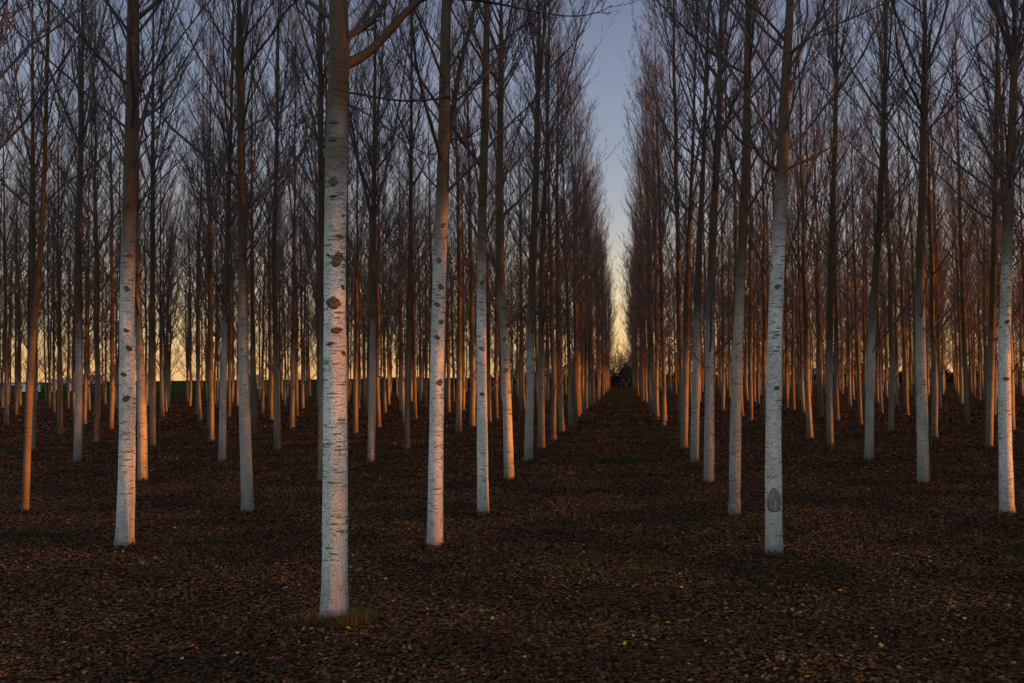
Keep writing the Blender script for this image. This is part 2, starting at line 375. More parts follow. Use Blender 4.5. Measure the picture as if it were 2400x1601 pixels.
# pixel paths (x, y, width) measured on a 2351 px wide view: feet first
PATHS = [
 # key, col,row, path, fork px-y or None, bark, label
 ('A', -1, 0, [(767, 1425, 64), (769, 1300, 58), (770, 1000, 55), (769, 800, 52), (768, 600, 50), (770, 400, 50), (778, 200, 49), (781, 130, 49), (778, 60, 44), (777, 0, 41)], None, 'bark_pale', 'stoutest pale poplar in front, with dark eye-shaped knots and dry grass at its foot'),
 ('B', -2, 1, [(285, 1257, 42), (291, 1100, 37), (293, 900, 35), (291, 700, 33), (299, 400, 30), (304, 200, 29), (306, 0, 27)], None, 'bark_pale', 'thick pale trunk in the left foreground, its foot bluish grey'),
 ('C', -1, 1, [(998, 1257, 38), (1001, 1050, 35), (1004, 850, 34), (1008, 650, 32), (1019, 350, 29), (1021, 150, 25), (1025, 0, 22)], None, 'bark_pale', 'pale trunk just right of the stoutest poplar and one row behind it'),
 ('D', 0, 1, [(1777, 1272, 40), (1775, 1100, 37), (1776, 900, 35), (1780, 700, 32), (1788, 550, 31), (1797, 400, 29), (1800, 250, 24), (1808, 100, 20), (1816, 0, 18)], None, 'bark_pale', 'white trunk with a shield-shaped bark wound near its foot, right foreground'),
 ('E', -2, 2, [(569, 1179, 28), (563, 1000, 26), (559, 850, 24), (556, 600, 20), (553, 300, 17), (550, 90, 17), (548, 0, 12)], 95, 'bark_mid', 'grey-green poplar standing between the left foreground trunk and the stoutest one'),
 ('F', -1, 2, [(1109, 1181, 27), (1107, 1000, 25), (1105, 800, 23), (1105, 600, 21), (1111, 350, 19), (1116, 150, 16), (1118, 0, 14)], None, 'bark_pale', 'straight pale poplar second back in the line bordering the alley on the left'),
 ('G', 0, 2, [(1686, 1186, 27), (1688, 1000, 26), (1693, 800, 23), (1702, 600, 21), (1713, 350, 18), (1718, 60, 16), (1719, 0, 12)], 65, 'bark_mid', 'mossy poplar leaning right, just left of the trunk with the bark wound'),
 ('H', 1, 2, [(2312, 1182, 33), (2308, 1030, 29), (2305, 880, 27), (2307, 760, 25), (2312, 560, 22), (2322, 350, 19), (2329, 130, 15), (2330, 0, 12)], 150, 'bark_pale', 'crooked pale trunk nearest the right edge of the photo, its right side sunlit'),
 ('I', -3, 2, [(57, 1175, 17), (64, 1000, 16), (68, 860, 17), (78, 740, 16), (92, 600, 12), (102, 400, 10), (112, 0, 7)], None, 'bark_far', 'thin crooked poplar leaning right at the left edge of the photo'),
 ('J', -3, 3, [(327, 1103, 23), (327, 980, 21), (323, 850, 18), (316, 700, 16), (312, 500, 14), (316, 0, 10)], 330, 'bark_mid', 'slim orange-lit poplar directly behind the left foreground trunk'),
 ('N', -2, 3, [(738, 1108, 19), (742, 900, 17), (740, 600, 15), (736, 300, 14), (735, 0, 11)], 180, 'bark_mid', 'poplar half hidden behind the left side of the stoutest trunk'),
 ('K', -1, 3, [(1169, 1103, 24), (1165, 950, 21), (1160, 820, 20), (1150, 650, 18), (1147, 400, 16), (1150, 150, 14), (1151, 0, 10)], 155, 'bark_mid', 'bowed poplar third back in the line bordering the alley on the left'),
 ('L', 0, 3, [(1627, 1110, 24), (1629, 950, 22), (1629, 750, 20), (1638, 500, 17), (1650, 300, 15), (1656, 0, 11)], 160, 'bark_mid', 'sun-edged poplar third back in the line bordering the alley on the right'),
 ('M', 1, 3, [(2120, 1112, 27), (2117, 950, 25), (2113, 800, 23), (2112, 600, 20), (2120, 400, 17), (2122, 200, 16), (2124, 0, 10)], 190, 'bark_mid', 'orange-edged poplar midway between the wounded trunk and the right edge'),
 ('O', -4, 4, [(178, 1059, 19), (182, 850, 17), (180, 600, 15), (185, 350, 13), (190, 0, 9)], 330, 'bark_mid', 'straight poplar glowing orange low down, left of the left foreground trunk'),
 ('O', -3, 4, [(510, 1060, 17), (513, 850, 15), (520, 600, 13), (530, 300, 11), (536, 0, 8)], 380, 'bark_mid', 'slender poplar lit orange to the ground, left of the grey-green one'),
 ('O', -2, 4, [(852, 1060, 17), (855, 850, 15), (857, 600, 13), (858, 525, 13), (862, 0, 6)], 525, 'bark_mid', 'candelabra-forked poplar lit orange just right of the stoutest trunk'),
 ('O', -1, 4, [(1213, 1058, 21), (1217, 850, 18), (1222, 650, 16), (1232, 350, 14), (1238, 0, 9)], 290, 'bark_mid', 'dim tan poplar fourth back in the line bordering the alley on the left'),
 ('O', 0, 4, [(1594, 1060, 20), (1598, 850, 18), (1604, 600, 15), (1618, 300, 13), (1628, 0, 9)], 330, 'bark_mid', 'orange-footed poplar fourth back in the line bordering the alley on the right'),
 ('O', 1, 4, [(1995, 1056, 21), (1997, 900, 19), (2003, 720, 17), (2016, 560, 15), (2028, 330, 13), (2034, 80, 11), (2036, 0, 8)], 250, 'bark_mid', 'right-leaning poplar by the dark leaf pile, right part of the photo'),
 ('P', -5, 5, [(75, 1033, 15), (77, 850, 13), (76, 600, 11), (74, 0, 7)], 400, 'bark_mid', 'orange-lit poplar overlapping the thin crooked one at the left edge'),
 ('P', -4, 5, [(350, 1025, 14), (351, 850, 13), (350, 600, 11), (352, 0, 7)], 420, 'bark_mid', 'poplar just right of the slim one behind the left foreground trunk'),
 ('P', -3, 5, [(637, 1033, 16), (634, 850, 13), (628, 600, 11), (636, 300, 9), (640, 0, 6)], 300, 'bark_mid', 'narrow grey poplar midway between the grey-green one and the stoutest'),
 ('P', -2, 5, [(934, 1030, 15), (936, 850, 13), (942, 600, 11), (946, 0, 7)], 350, 'bark_far', 'dim shaded poplar left of the pale trunk behind the stoutest'),
 ('P', -1, 5, [(1243, 1030, 17), (1242, 850, 15), (1245, 600, 13), (1256, 300, 11), (1262, 0, 7)], 330, 'bark_mid', 'tan poplar fifth back in the line bordering the alley on the left'),
 ('P', 0, 5, [(1570, 1030, 17), (1574, 850, 15), (1580, 600, 13), (1592, 300, 10), (1600, 0, 7)], 420, 'bark_mid', 'tan poplar fifth back in the line bordering the alley on the right'),
 ('P', 1, 5, [(1906, 1021, 17), (1904, 850, 15), (1907, 600, 13), (1918, 300, 11), (1922, 0, 7)], 180, 'bark_mid', 'straight dim poplar left of the right-leaning one in the right half'),
 ('P', 2, 5, [(2270, 1027, 17), (2275, 850, 15), (2282, 600, 13), (2288, 300, 11), (2290, 0, 7)], 300, 'bark_mid', 'dim poplar just left of the crooked trunk nearest the right edge'),
]
EXTRA_KNOTS = {'A': [(764, 425, 24, 22), (775, 600, 33, 36), (765, 698, 40, 30), (773, 760, 32, 17), (780, 548, 20, 11), (762, 330, 22, 12), (789, 812, 17, 12), (758, 790, 22, 9), (787, 662, 13, 12), (765, 458, 22, 7), (764, 292, 26, 9), (753, 590, 12, 6), (790, 500, 11, 7)],
  'B': [(289, 915, 20, 16), (283, 860, 16, 11), (296, 800, 16, 14), (291, 665, 15, 14), (297, 590, 15, 12), (290, 760, 14, 10)],
  'C': [(1012, 660, 16, 14), (1003, 700, 17, 12), (1013, 740, 15, 12), (1003, 775, 17, 12), (1010, 878, 18, 18), (1008, 600, 15, 16), (1018, 520, 13, 12)],
  'D': [(1785, 660, 16, 13), (1784, 890, 15, 9)], 'F': [(1106, 650, 12, 10), (1104, 800, 12, 10), (1107, 905, 13, 9)],
  'H': [(2312, 740, 15, 8), (2311, 870, 16, 9)], 'K': [(1163, 850, 12, 9), (1157, 780, 11, 9)], 'O': []}
EYE_K = Vector((0, 0, EYE))
def patch(path, rads, base, px, py, wpx, hpx, bul, mname, flatbase=False):
    """a raised scar wrapped on the side of the trunk that faces px,py; local to the tree's foot"""
    c = at_depth(px*k_, py*k_, base)-base; dep = base.dot(FLAT)
    z0 = c.z; a = wpx*k_*dep/F/2; hh = hpx*k_*dep/F/2
    ax = np.array([np.interp(z0, path[:, 2], path[:, 0]), np.interp(z0, path[:, 2], path[:, 1])]); R0 = np.interp(z0, path[:, 2], rads)
    tocam = (-base).normalized(); side = Vector((-tocam.y, tocam.x, 0)) ; off = Vector((c.x-ax[0], c.y-ax[1], 0)).dot(side)
    th0 = math.asin(max(-.75, min(.75, off/R0))); V = []; UV = []
    nr, na = 7, 40; u_sl = math.sin(px*7.1+py)*3
    for i in range(nr+1):
        for j in range(na):
            rr = i/nr; an = j/na*2*math.pi
            sx, sz = math.cos(an), math.sin(an)
            ex = 2.2 if flatbase else 1.15
            if flatbase:                                  # shield: rounded shoulders, squared foot
                n_ = (abs(sx)**(3.4 if sz < 0 else 1.7)+abs(sz)**(3.4 if sz < 0 else 1.7))**(-1/(3.4 if sz < 0 else 1.7)); u, v_ = sx*n_*rr, sz*n_*rr
            else:                                         # lens: pointed at both ends
                n_ = (abs(sx)**1.25+abs(sz)**1.5)**(-1/1.35)*(1+.05*math.sin(3*an+px)+.05*math.sin(7*an+py*2.3)+.04*math.sin(13*an+px*.7)); u, v_ = sx*n_*rr, sz*n_*rr+.12*u_sl*sx
            th = th0+u*a/R0; z = z0+v_*hh
            axx = np.interp(z, path[:, 2], path[:, 0]); ayy = np.interp(z, path[:, 2], path[:, 1]); R = np.interp(z, path[:, 2], rads)*1.02
            lift = bul*(math.sin(rr*math.pi)**.7 if not flatbase else .75+.25*math.cos(rr*3.1))*(1-.0*rr)+(-.006 if i == nr else .002)
            dr = tocam*math.cos(th)+side*math.sin(th)
            V.append((axx+dr.x*(R+lift), ayy+dr.y*(R+lift), z)); UV.append((u, v_))
    idx = np.arange((nr+1)*na).reshape(nr+1, na); nx = np.roll(idx, -1, 1)
    Q = np.stack([idx[:-1], idx[1:], nx[1:], nx[:-1]], -1).reshape(-1, 4)
    me = mesh_np('knot_mesh', V, [Q], [M[mname]], uv=UV); return me
used = set(); FEET = []; seed = 100
for key, c_, r_, pts, fork, bark, label in PATHS:
    seed += 1; r = np.random.default_rng(seed)
    base = ground(pts[0][0]*k_, pts[0][1]*k_); dep = base.dot(FLAT); H = 27.5+r.uniform(-1.5, 1.5)
    W = [at_depth(x*k_, y*k_, base)-base for x, y, _ in pts]; wd = [q[2]*k_*dep/F/2 for q in pts]
    zs = [0.]+[p.z for p in W[1:]]; toc = np.array(base.normalized())
    xs = [p.x for p in W]; ys = [p.y for p in W]; xs[0] = ys[0] = 0.
    # continue above the frame
    zt, rt_ = zs[-1], wd[-1]; sl_ = ((xs[-1]-xs[-2])/(zs[-1]-zs[-2]+1e-6)*.5, (ys[-1]-ys[-2])/(zs[-1]-zs[-2]+1e-6)*.5)
    keep = [i for i in range(len(zs)) if zs[i] < H-3]
    zs = [zs[i] for i in keep]; xs = [xs[i] for i in keep]; ys = [ys[i] for i in keep]; wd = [wd[i] for i in keep]; zt, rt_ = zs[-1], wd[-1]
    for q in np.linspace(0, 1, 7)[1:]:
        z = zt+(H-zt)*q; zs.append(z); xs.append(xs[len(keep)-1]+sl_[0]*(z-zt)*.5); ys.append(ys[len(keep)-1]+sl_[1]*(z-zt)*.5); wd.append(max(.012, rt_*(1-q)**.8))
    wob = r.uniform(0, 6.28); path = np.array([[x+toc[0]*.12*math.sin(z*.35+wob)*min(1, z/4), y+toc[1]*.12*math.sin(z*.35+wob)*min(1, z/4), z] for x, y, z in zip(xs, ys, zs)])
    path = np.vstack([[path[0, 0], path[0, 1], -.12], path]); rads = np.array([wd[0]*1.04]+wd)
    # the drawn width near the foot carries the flare
    zfork = None
    if fork: zfork = (at_depth(pts[-1][0]*k_, fork*k_, base)-base).z
    zc = {'A': 7.0, 'B': 7.0, 'C': 6.2, 'D': 5.6}.get(key, 6.0+r.uniform(-.5, 1.5))
    (tv, tf), (cv, cf) = grow(seed, H, wd[0], path, rads, zc, zfork, 0, 1.0, r_ > 2)
    t_ = empty('poplar_tree', base, label, 'tree', GROUP)
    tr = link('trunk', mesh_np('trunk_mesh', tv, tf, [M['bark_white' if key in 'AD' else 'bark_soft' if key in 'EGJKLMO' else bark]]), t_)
    link('crown', mesh_np('crown_mesh', cv, cf, [M['twig']]), t_)
    if r_ < 4 and key in EXTRA_KNOTS or key in 'BCDFHK':
        for kx, ky, kw, kh in EXTRA_KNOTS.get(key, []):
            link('knot', patch(path, rads, base, kx, ky, kw, kh, .013 if kw > 20 else .009, 'knot'), tr)
    if key == 'D':
        s_ = link('bark_wound', patch(path, rads, base, 1777, 1145, 35, 54, .012, 'scar', True), tr); s_['label'] = 'grey shield-shaped wound with vertical cracks in the bark'
    if key in 'ACD':                                      # heavy limbs the photo shows leaving the trunk
        LM = {'A': [([(803, 145, 32), (845, 125, 26), (893, 75, 23), (932, 25, 21), (972, -8, 16), (1010, -15, 14), (1090, 0, 9), (1200, 18, 5), (1290, 42, 4), (1370, 35, 3), (1405, 12, 2)], 0.),
                    ([(800, 82, 22), (835, 55, 18), (862, 15, 16), (885, -40, 13), (905, -120, 10)], .3), ([(806, 212, 7), (860, 222, 6), (930, 230, 6), (985, 225, 5), (1035, 215, 3), (1110, 190, 2)], .1),
                    ([(806, 240, 5), (860, 275, 5), (930, 330, 4), (990, 370, 3), (1010, 385, 2)], -.2), ([(755, 95, 6), (700, 40, 5), (660, -20, 4), (620, -90, 3)], .2), ([(760, 250, 4), (690, 262, 3), (600, 280, 2)], .4)],
              'C': [([(1030, 330, 12), (1040, 250, 12), (1055, 150, 11), (1078, 60, 9), (1095, -20, 7)], .1), ([(1030, 322, 5), (1080, 310, 4), (1130, 262, 3), (1160, 200, 2)], .2)],
              'D': [([(1783, 388, 9), (1750, 365, 8), (1722, 310, 7), (1690, 250, 6), (1662, 190, 5), (1650, 90, 4), (1640, 0, 3)], .2), ([(1812, 385, 7), (1880, 355, 5), (1950, 310, 4), (2020, 260, 3), (2090, 200, 2)], .1),
                    ([(1812, 160, 8), (1850, 95, 7), (1890, 20, 5), (1915, -40, 4)], .1), ([(1812, 120, 5), (1880, 75, 4), (1960, 45, 4), (2060, 0, 3), (2100, -30, 2)], -.2)]}[key]
        for lp, tw in LM:
            C = []; R = []
            n_ = len(lp)
            for i, (x, y, wpx) in enumerate(lp):
                p = at_depth(x*k_, y*k_, base)-base; q = (i/(n_-1)); C.append((p.x+FLAT.x*tw*q*1.6, p.y+FLAT.y*tw*q*1.6, p.z)); R.append(wpx*k_*dep/F/2*(.80 if key == 'A' else 1))
            C = np.array(C); R = np.array(R)
            ax0 = np.array([np.interp(C[0, 2]-.1, path[:, 2], path[:, 0]), np.interp(C[0, 2]-.1, path[:, 2], path[:, 1]), C[0, 2]-.08]); C = np.vstack([ax0, C]); R = np.concatenate([[R[0]*1.15], R])
            s0 = np.linspace(0, 1, len(C)); s1 = np.linspace(0, 1, 30); C2 = np.stack([np.interp(s1, s0, C[:, i]) for i in range(3)], 1); R2 = np.interp(s1, s0, R)
            for _ in range(3): C2[1:-1] = (C2[:-2]+2*C2[1:-1]+C2[2:])/4
            parts = [tubes(C2[None], R2[None], 10)]
            B1, BR1 = branchlets(C2[None], R2[None], 16, .22, r, 5, 4, (.5, 1.), .4, .012, .25, .5); parts.append(tubes(B1, BR1, 4))
            B2, BR2 = branchlets(B1, BR1, 7, .45, r, 3, 3, (.4, .8), .6, .006); parts.append(tubes(B2, BR2, 3))
            v, f = join(parts); link('limb', mesh_np('limb_mesh', v, f, [M['limb']]), t_)
    used.add((c_, r_)); FEET.append((base.x, base.y, rads[1]))

# lattice of the plantation
DX, DY, X0, Y5 = 1.882*EYE, 6.25, .808*EYE, 13.18*EYE
ROWY = {0: 3.9*EYE, 1: 5.55*EYE, 2: 7.2*EYE, 3: 9.2*EYE, 4: 11.25*EYE}
def rowy(r): return ROWY[0]+DY*r if r < 0 else ROWY[r] if r < 5 else Y5+(r-5)*DY
ORD = ['', 'first', 'second', 'third', 'fourth', 'fifth', 'sixth', 'seventh', 'eighth', 'ninth', 'tenth', 'eleventh', 'twelfth', 'thirteenth', 'fourteenth', 'fifteenth', 'sixteenth', 'seventeenth',
       'eighteenth', 'nineteenth', 'twentieth', 'twenty-first', 'twenty-second', 'twenty-third', 'twenty-fourth', 'twenty-fifth', 'twenty-sixth', 'twenty-seventh', 'twenty-eighth', 'twenty-ninth',
       'thirtieth', 'thirty-first', 'thirty-second', 'thirty-third', 'thirty-fourth', 'thirty-fifth', 'thirty-sixth', 'thirty-seventh', 'thirty-eighth', 'thirty-ninth', 'fortieth', 'forty-first', 'forty-second', 'forty-third', 'forty-fourth', 'forty-fifth', 'forty-sixth', 'forty-seventh', 'forty-eighth', 'forty-ninth']
def yend(x):
    return float(np.interp(x, [-112, -75, -66, -45, 0, 105, 200], [158, 168, 186, 232, 256, 280, 290]))
rj = np.random.default_rng(5)
cells = []
for c_ in range(-18, 25):
    for r_ in range(-7, 41):  # unseen rows beside the camera and extra right columns added to block low sun
        x = X0+DX*c_+rj.normal(0, .17); y = rowy(r_)+rj.normal(0, .22)
        if (c_, r_) in used: continue
        if r_ == 0 and -2 < c_ < 3: continue
        if r_ < 0 and c_ < 3: continue                      # open corner where the photographer stands
        if y > yend(x) or (r_ >= 3 and x > max(84, .42*y+14)): continue
        if rj.uniform() < .035 and r_ > 4: continue       # gaps in the planting
        d = x*FLAT.x+y*FLAT.y; u = (x*FLAT.y-y*FLAT.x)/d if d > 1 else 9
        vis = d > 5 and abs(u) < .545
        cells.append((vis, d, c_, r_, x, y))
first = {}
for key, c_, r_, *_ in PATHS: first.setdefault(c_, set()).add(r_)
for v_, d, c_, r_, x, y in cells:
    if v_: first.setdefault(c_, set()).add(r_)
visc = sorted([q for q in cells if q[0]], key=lambda q: q[1])
n_ind = 300-len(PATHS)
ind = visc[:n_ind]; rest = visc[n_ind:]+[q for q in cells if not q[0]]
# kinds to copy
KINDS = []
for i in range(12):
    r = np.random.default_rng(900+i); H = 27.5+r.uniform(-2, 2); fk = None if i % 3 == 0 else float(r.uniform(7, 13)); r1 = .15+r.uniform(-.015, .02)
    (tv, tf), (cv, cf) = grow(900+i, H, r1, None, None, 4.9+r.uniform(-1, 1.3), fk, 0, 1.)
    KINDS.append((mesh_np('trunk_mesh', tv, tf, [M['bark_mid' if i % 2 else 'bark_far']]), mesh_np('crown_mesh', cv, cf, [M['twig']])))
SIDE = {}
def line_name(c_):
    n, s = (-c_, 'left') if c_ < 0 else (c_+1, 'right')
    return f'in the line edging the alley on its {s}' if n == 1 else f'in the {ORD[n]} line of trees {s} of the alley'
protos = {}
for i, (v_, d, c_, r_, x, y) in enumerate(ind):
    kk = int(rj.integers(0, 12)); rank = sorted(first[c_]).index(r_)+1
    lab = f'{ORD[rank]} poplar back {line_name(c_)}'
    t_ = empty('poplar_tree', (x, y, 0), lab, 'tree', GROUP)
    t_.rotation_euler.z = rj.uniform(0, 6.28); sc_ = rj.uniform(.9, 1.08); t_.scale = (sc_, sc_, sc_*rj.uniform(.96, 1.04))
    if kk not in protos:
        tr = link('trunk', KINDS[kk][0], t_); cw = link('crown', KINDS[kk][1], t_); protos[kk] = (tr, cw)
    else:
        for p in protos[kk]:
            q = p.copy(); COL.objects.link(q); q.parent = t_
    FEET.append((x, y, .16))
# all the others, too far or outside the frame: one mass
LK = [grow(700+i, 27.5+(i % 3-1)*1.2, .15, None, None, 3.9, None if i % 2 else 10., 2 if i < 5 else 2, 1.) for i in range(6)]
def mass(cs, name, label):
    V = []; Qs = []; MI = []; o = 0
    for v_, d, c_, r_, x, y in cs:
        (tv, tf), (cv, cf) = LK[int(rj.integers(0, 6))]; a = rj.uniform(0, 6.28); s = rj.uniform(.9, 1.08); ca, sa = math.cos(a), math.sin(a)
        Rm = np.array([[ca, sa, 0], [-sa, ca, 0], [0, 0, 1]])*s
        for (vv, ff, mi) in ((tv, tf, 0), (cv, cf, 1)):
            V.append(vv@Rm+np.array([x, y, 0]))
            for q in ff: Qs.append(q+o); MI.append(np.full(len(q), mi))
            o += len(vv)
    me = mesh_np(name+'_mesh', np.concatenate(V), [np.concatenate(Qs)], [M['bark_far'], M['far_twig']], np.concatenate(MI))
    ob = link(name, me); ob['kind'] = 'stuff'; ob['label'] = label; ob['category'] = 'trees'; return ob
mass(rest, 'poplar_plantation', 'far rows of bare poplars at the back, plus unseen ones added aside to block sun')

# ------------------------------------------------------------ ground
def sheet(name, pts, z, m, kind='structure'):
    me = D.meshes.new(name); me.from_pydata([(x, y, z) for x, y in pts], [], [tuple(range(len(pts)))]); me.materials.append(m)
    o = link(name, me); o['kind'] = kind; return o
sheet('ground', [(-2500, -800), (2500, -800), (2500, 3500), (-2500, 3500)], 0, M['ground'])
sheet('grass_field', [(-2400, 100), (-118, 60), (-114, 160), (-80, 169), (-70, 188), (-47, 235), (0, 258.5), (105, 283), (200, 293), (2400, 330), (2400, 3400), (-2400, 3400)], .004, M['grass'])

# fallen leaves: one uncountable litter
def leaves(n, d0, d1, marg, size, zmax, tilt, seed, detail=True):
    r = np.random.default_rng(seed); n2 = int(n*1.35)
    # uniform over the wedge
    dd = np.sqrt(r.uniform(d0*d0, d1*d1, n2)); ww = .56*dd+marg; u = r.uniform(-1, 1, n2)*ww
    x = u*FLAT.y+dd*FLAT.x; y = -u*FLAT.x+dd*FLAT.y
    # patchy cover: bare soil shows in places
    pn = np.sin(x*.9+1.3*np.sin(y*.7))*np.sin(y*1.1+1.7*np.sin(x*.5+2))+.6*np.sin(x*2.3+y*1.9)*np.sin(y*2.7-x*1.1)
    keep = (r.uniform(0, 1, n2) < np.clip(1.15-.55*np.clip(pn-.35, 0, 1)*2*(dd < 16), .12, 1)); x, y, dd = x[keep][:n], y[keep][:n], dd[keep][:n]; m_ = len(x)
    s = size*r.uniform(.55, 1.35, m_); z = r.uniform(0.004, zmax, m_)
    tl = tilt*np.ones(m_)
    for fx, fy, fr in FEET[:60]:                           # leaves heap round the feet and keep off the wood
        q = np.hypot(x-fx, y-fy); near = q < fr+.02; x[near] += .35; q = np.hypot(x-fx, y-fy); z += .085*np.exp(-((q-fr)/.26)**2)*r.uniform(.2, 1, m_)
    a = r.uniform(0, 6.283, m_); e1 = np.stack([np.cos(a), np.sin(a), r.normal(0, 1, m_)*tl], 1); e1 = unit(e1)
    n_ = unit(np.stack([r.normal(0, 1, m_)*tl, r.normal(0, 1, m_)*tl, np.ones(m_)], 1)); e2 = unit(np.cross(n_, e1)); n_ = np.cross(e1, e2)
    c = np.stack([x, y, z+.25*s*tl], 1)
    if detail:
        cur = r.uniform(-.15, .25, m_)
        T = [(-.62, 0, 0), (-.28, -.44, 1), (.18, -.38, 1), (.66, 0, .35), (.18, .38, 1), (-.28, .44, 1)]   # ovate-triangular poplar leaf
        P = np.stack([c+e1*(a_*s)[:, None]+e2*(b_*s)[:, None]+n_*(cur*s*k*.6)[:, None] for a_, b_, k in T], 1)
        idx = np.arange(m_*6).reshape(m_, 6); Q = np.concatenate([idx[:, [0, 1, 2, 3]], idx[:, [0, 3, 4, 5]]])
        return P.reshape(-1, 3), Q
    T = [(-.6, 0), (0, -.42), (.6, 0), (0, .42)]
    P = np.stack([c+e1*(a_*s)[:, None]+e2*(b_*s)[:, None] for a_, b_ in T], 1)
    return P.reshape(-1, 3), np.arange(m_*4).reshape(m_, 4)
v, f = join([leaves(560000, 8.5, 30, 3.2, .044, .032, .24, 1), leaves(230000, 30, 60, 3, .07, .05, .30, 2, False), leaves(120000, 60, 130, 2, .15, .06, .32, 3, False)])
o = link('fallen_leaves', mesh_np('leaf_litter_mesh', v, f, [M['leaf']], smooth=False)); o['kind'] = 'stuff'; o['label'] = 'brown fallen leaves covering the plantation floor, with a few yellow ones'; o['category'] = 'leaves'

# bright yellow leaves, fallen last, lying one by one on top
ym, yt, yb = mat('yellow_leaf'); tcn = nd(yt, 'ShaderNodeTexCoord'); yt.links.new(mix(yt, noise(yt, tcn.outputs['Object'], 30., 3), (.42, .24, .01), (.55, .40, .02)), yb.inputs['Base Color']); yb.inputs['Roughness'].default_value = .5
T = [(-.62, 0, 0), (-.28, -.44, .12), (.18, -.38, .14), (.66, 0, .05), (.18, .38, .12), (-.28, .44, .1)]
yme = mesh_np('yellow_leaf_mesh', [(a*.052, b2*.052, c2*.052) for a, b2, c2 in T], [np.array([[0, 1, 2, 3], [0, 3, 4, 5]])], [ym], smooth=False)
for i in range(64):
    if i < 14:
        px, py = [(1407, 1340), (1533, 1437), (885, 1335), (832, 1497), (1007, 1418), (729, 1553), (545, 1508), (190, 1382), (1190, 1302), (1500, 1318), (2165, 1478), (1620, 1480), (1960, 1490), (1880, 1410)][i]
    else:
        px = rj.uniform(20, 2330); py = 1150+400*rj.uniform()**.8
    g = ground(px*k_, py*k_); q = link('fallen_leaf', yme, None, (g.x, g.y, .045)); q.rotation_euler = (rj.normal(0, .3), rj.normal(0, .3), rj.uniform(0, 6.28)); sz = rj.uniform(.6, 1.15); q.scale = (sz, sz, sz)
    q['label'] = 'small bright yellow leaf lying on the brown leaf litter'; q['category'] = 'leaf'; q['group'] = 'yellow leaves scattered on the litter'

# green grass patches between the leaves
def blades(spots, h, seed, per):
    r = np.random.default_rng(seed); P = []
    for (x, y, rx, ry, dens) in spots:
        n = int(per*dens); a = r.uniform(0, 6.283, n); q = np.sqrt(r.uniform(0, 1, n)); bx = x+np.cos(a)*q*rx; by = y+np.sin(a)*q*ry
        P.append(np.stack([bx, by, np.zeros(n)], 1))
    p = np.concatenate(P); n = len(p); a = r.uniform(0, 6.283, n); w_ = .0035*np.stack([np.cos(a), np.sin(a), np.zeros(n)], 1)
    hh = h*r.uniform(.4, 1.2, n); le = np.stack([r.normal(0, .45, n), r.normal(0, .45, n), np.ones(n)], 1); le = unit(le)
    m1_ = p+le*(hh*.55)[:, None]; tip = m1_+unit(le*np.array([2.2, 2.2, .8]))*(hh*.5)[:, None]
    V = np.stack([p-w_, p+w_, m1_+w_*.8, m1_-w_*.8, tip+w_*.1, tip-w_*.1], 1).reshape(-1, 3); i = np.arange(n*6).reshape(n, 6)
    return V, np.concatenate([i[:, [0, 1, 2, 3]], i[:, [3, 2, 4, 5]]])
sp = []
for (px, py, rx, ry) in [(55, 1232, .9, .25), (110, 1228, .6, .2), (600, 1180, .6, .25), (690, 995, 1.2, .5), (1180, 1160, .35, .2), (1090, 1040, .5, .3), (1130, 1180, .25, .2), (1330, 1290, .5, .25), (1500, 1300, .45, .2), (1455, 1325, .3, .2), (1600, 1195, .35, .2),
                          (1700, 1195, .4, .2), (1910, 1310, .4, .2), (2340, 1270, .6, .3), (1760, 1330, .5, .2), (2060, 1120, .5, .3), (1345, 1000, 1.5, .8), (1400, 1060, 1.2, .6), (1310, 1025, 1., .5), (1370, 960, 2., 1.4), (1500, 990, 1.2, .8), (1880, 1020, .5, .3), (470, 1115, .6, .2), (1420, 930, 3, 4)]:
    g = ground(px*k_, py*k_); sp.append((g.x, g.y, rx*1.0, ry*1.6, rx*ry*5))
for i in range(60):
    q = rj.uniform(); g = Vector((rj.uniform(-1, 1)*2.2-.4, 30+180*q, 0)); sp.append((g.x, g.y, .9, 2., .8))
v, f = blades(sp, .09, 3, 1300)
o = link('grass', mesh_np('grass_mesh', v, [f], [M['blade']], smooth=False)); o['kind'] = 'stuff'; o['label'] = 'low green grass pushing up in patches through the leaf litter'; o['category'] = 'grass'
# dry tuft at the foot of the stoutest poplar
fa = FEET[0]; v, f = blades([(fa[0]+.10, fa[1]-.30, .42, .20, 1), (fa[0]+.38, fa[1]-.10, .2, .26, .8), (fa[0]-.25, fa[1]-.28, .25, .14, .2)], .20, 9, 800)
v = v-np.array([fa[0], fa[1]-.2, 0]); o = link('grass_tuft', mesh_np('tuft_mesh', v, [f], [M['dry_blade']], smooth=False), None, (fa[0], fa[1]-.2, 0)); o['label'] = 'dry grass tuft growing at the foot of the stoutest pale poplar'; o['category'] = 'grass'

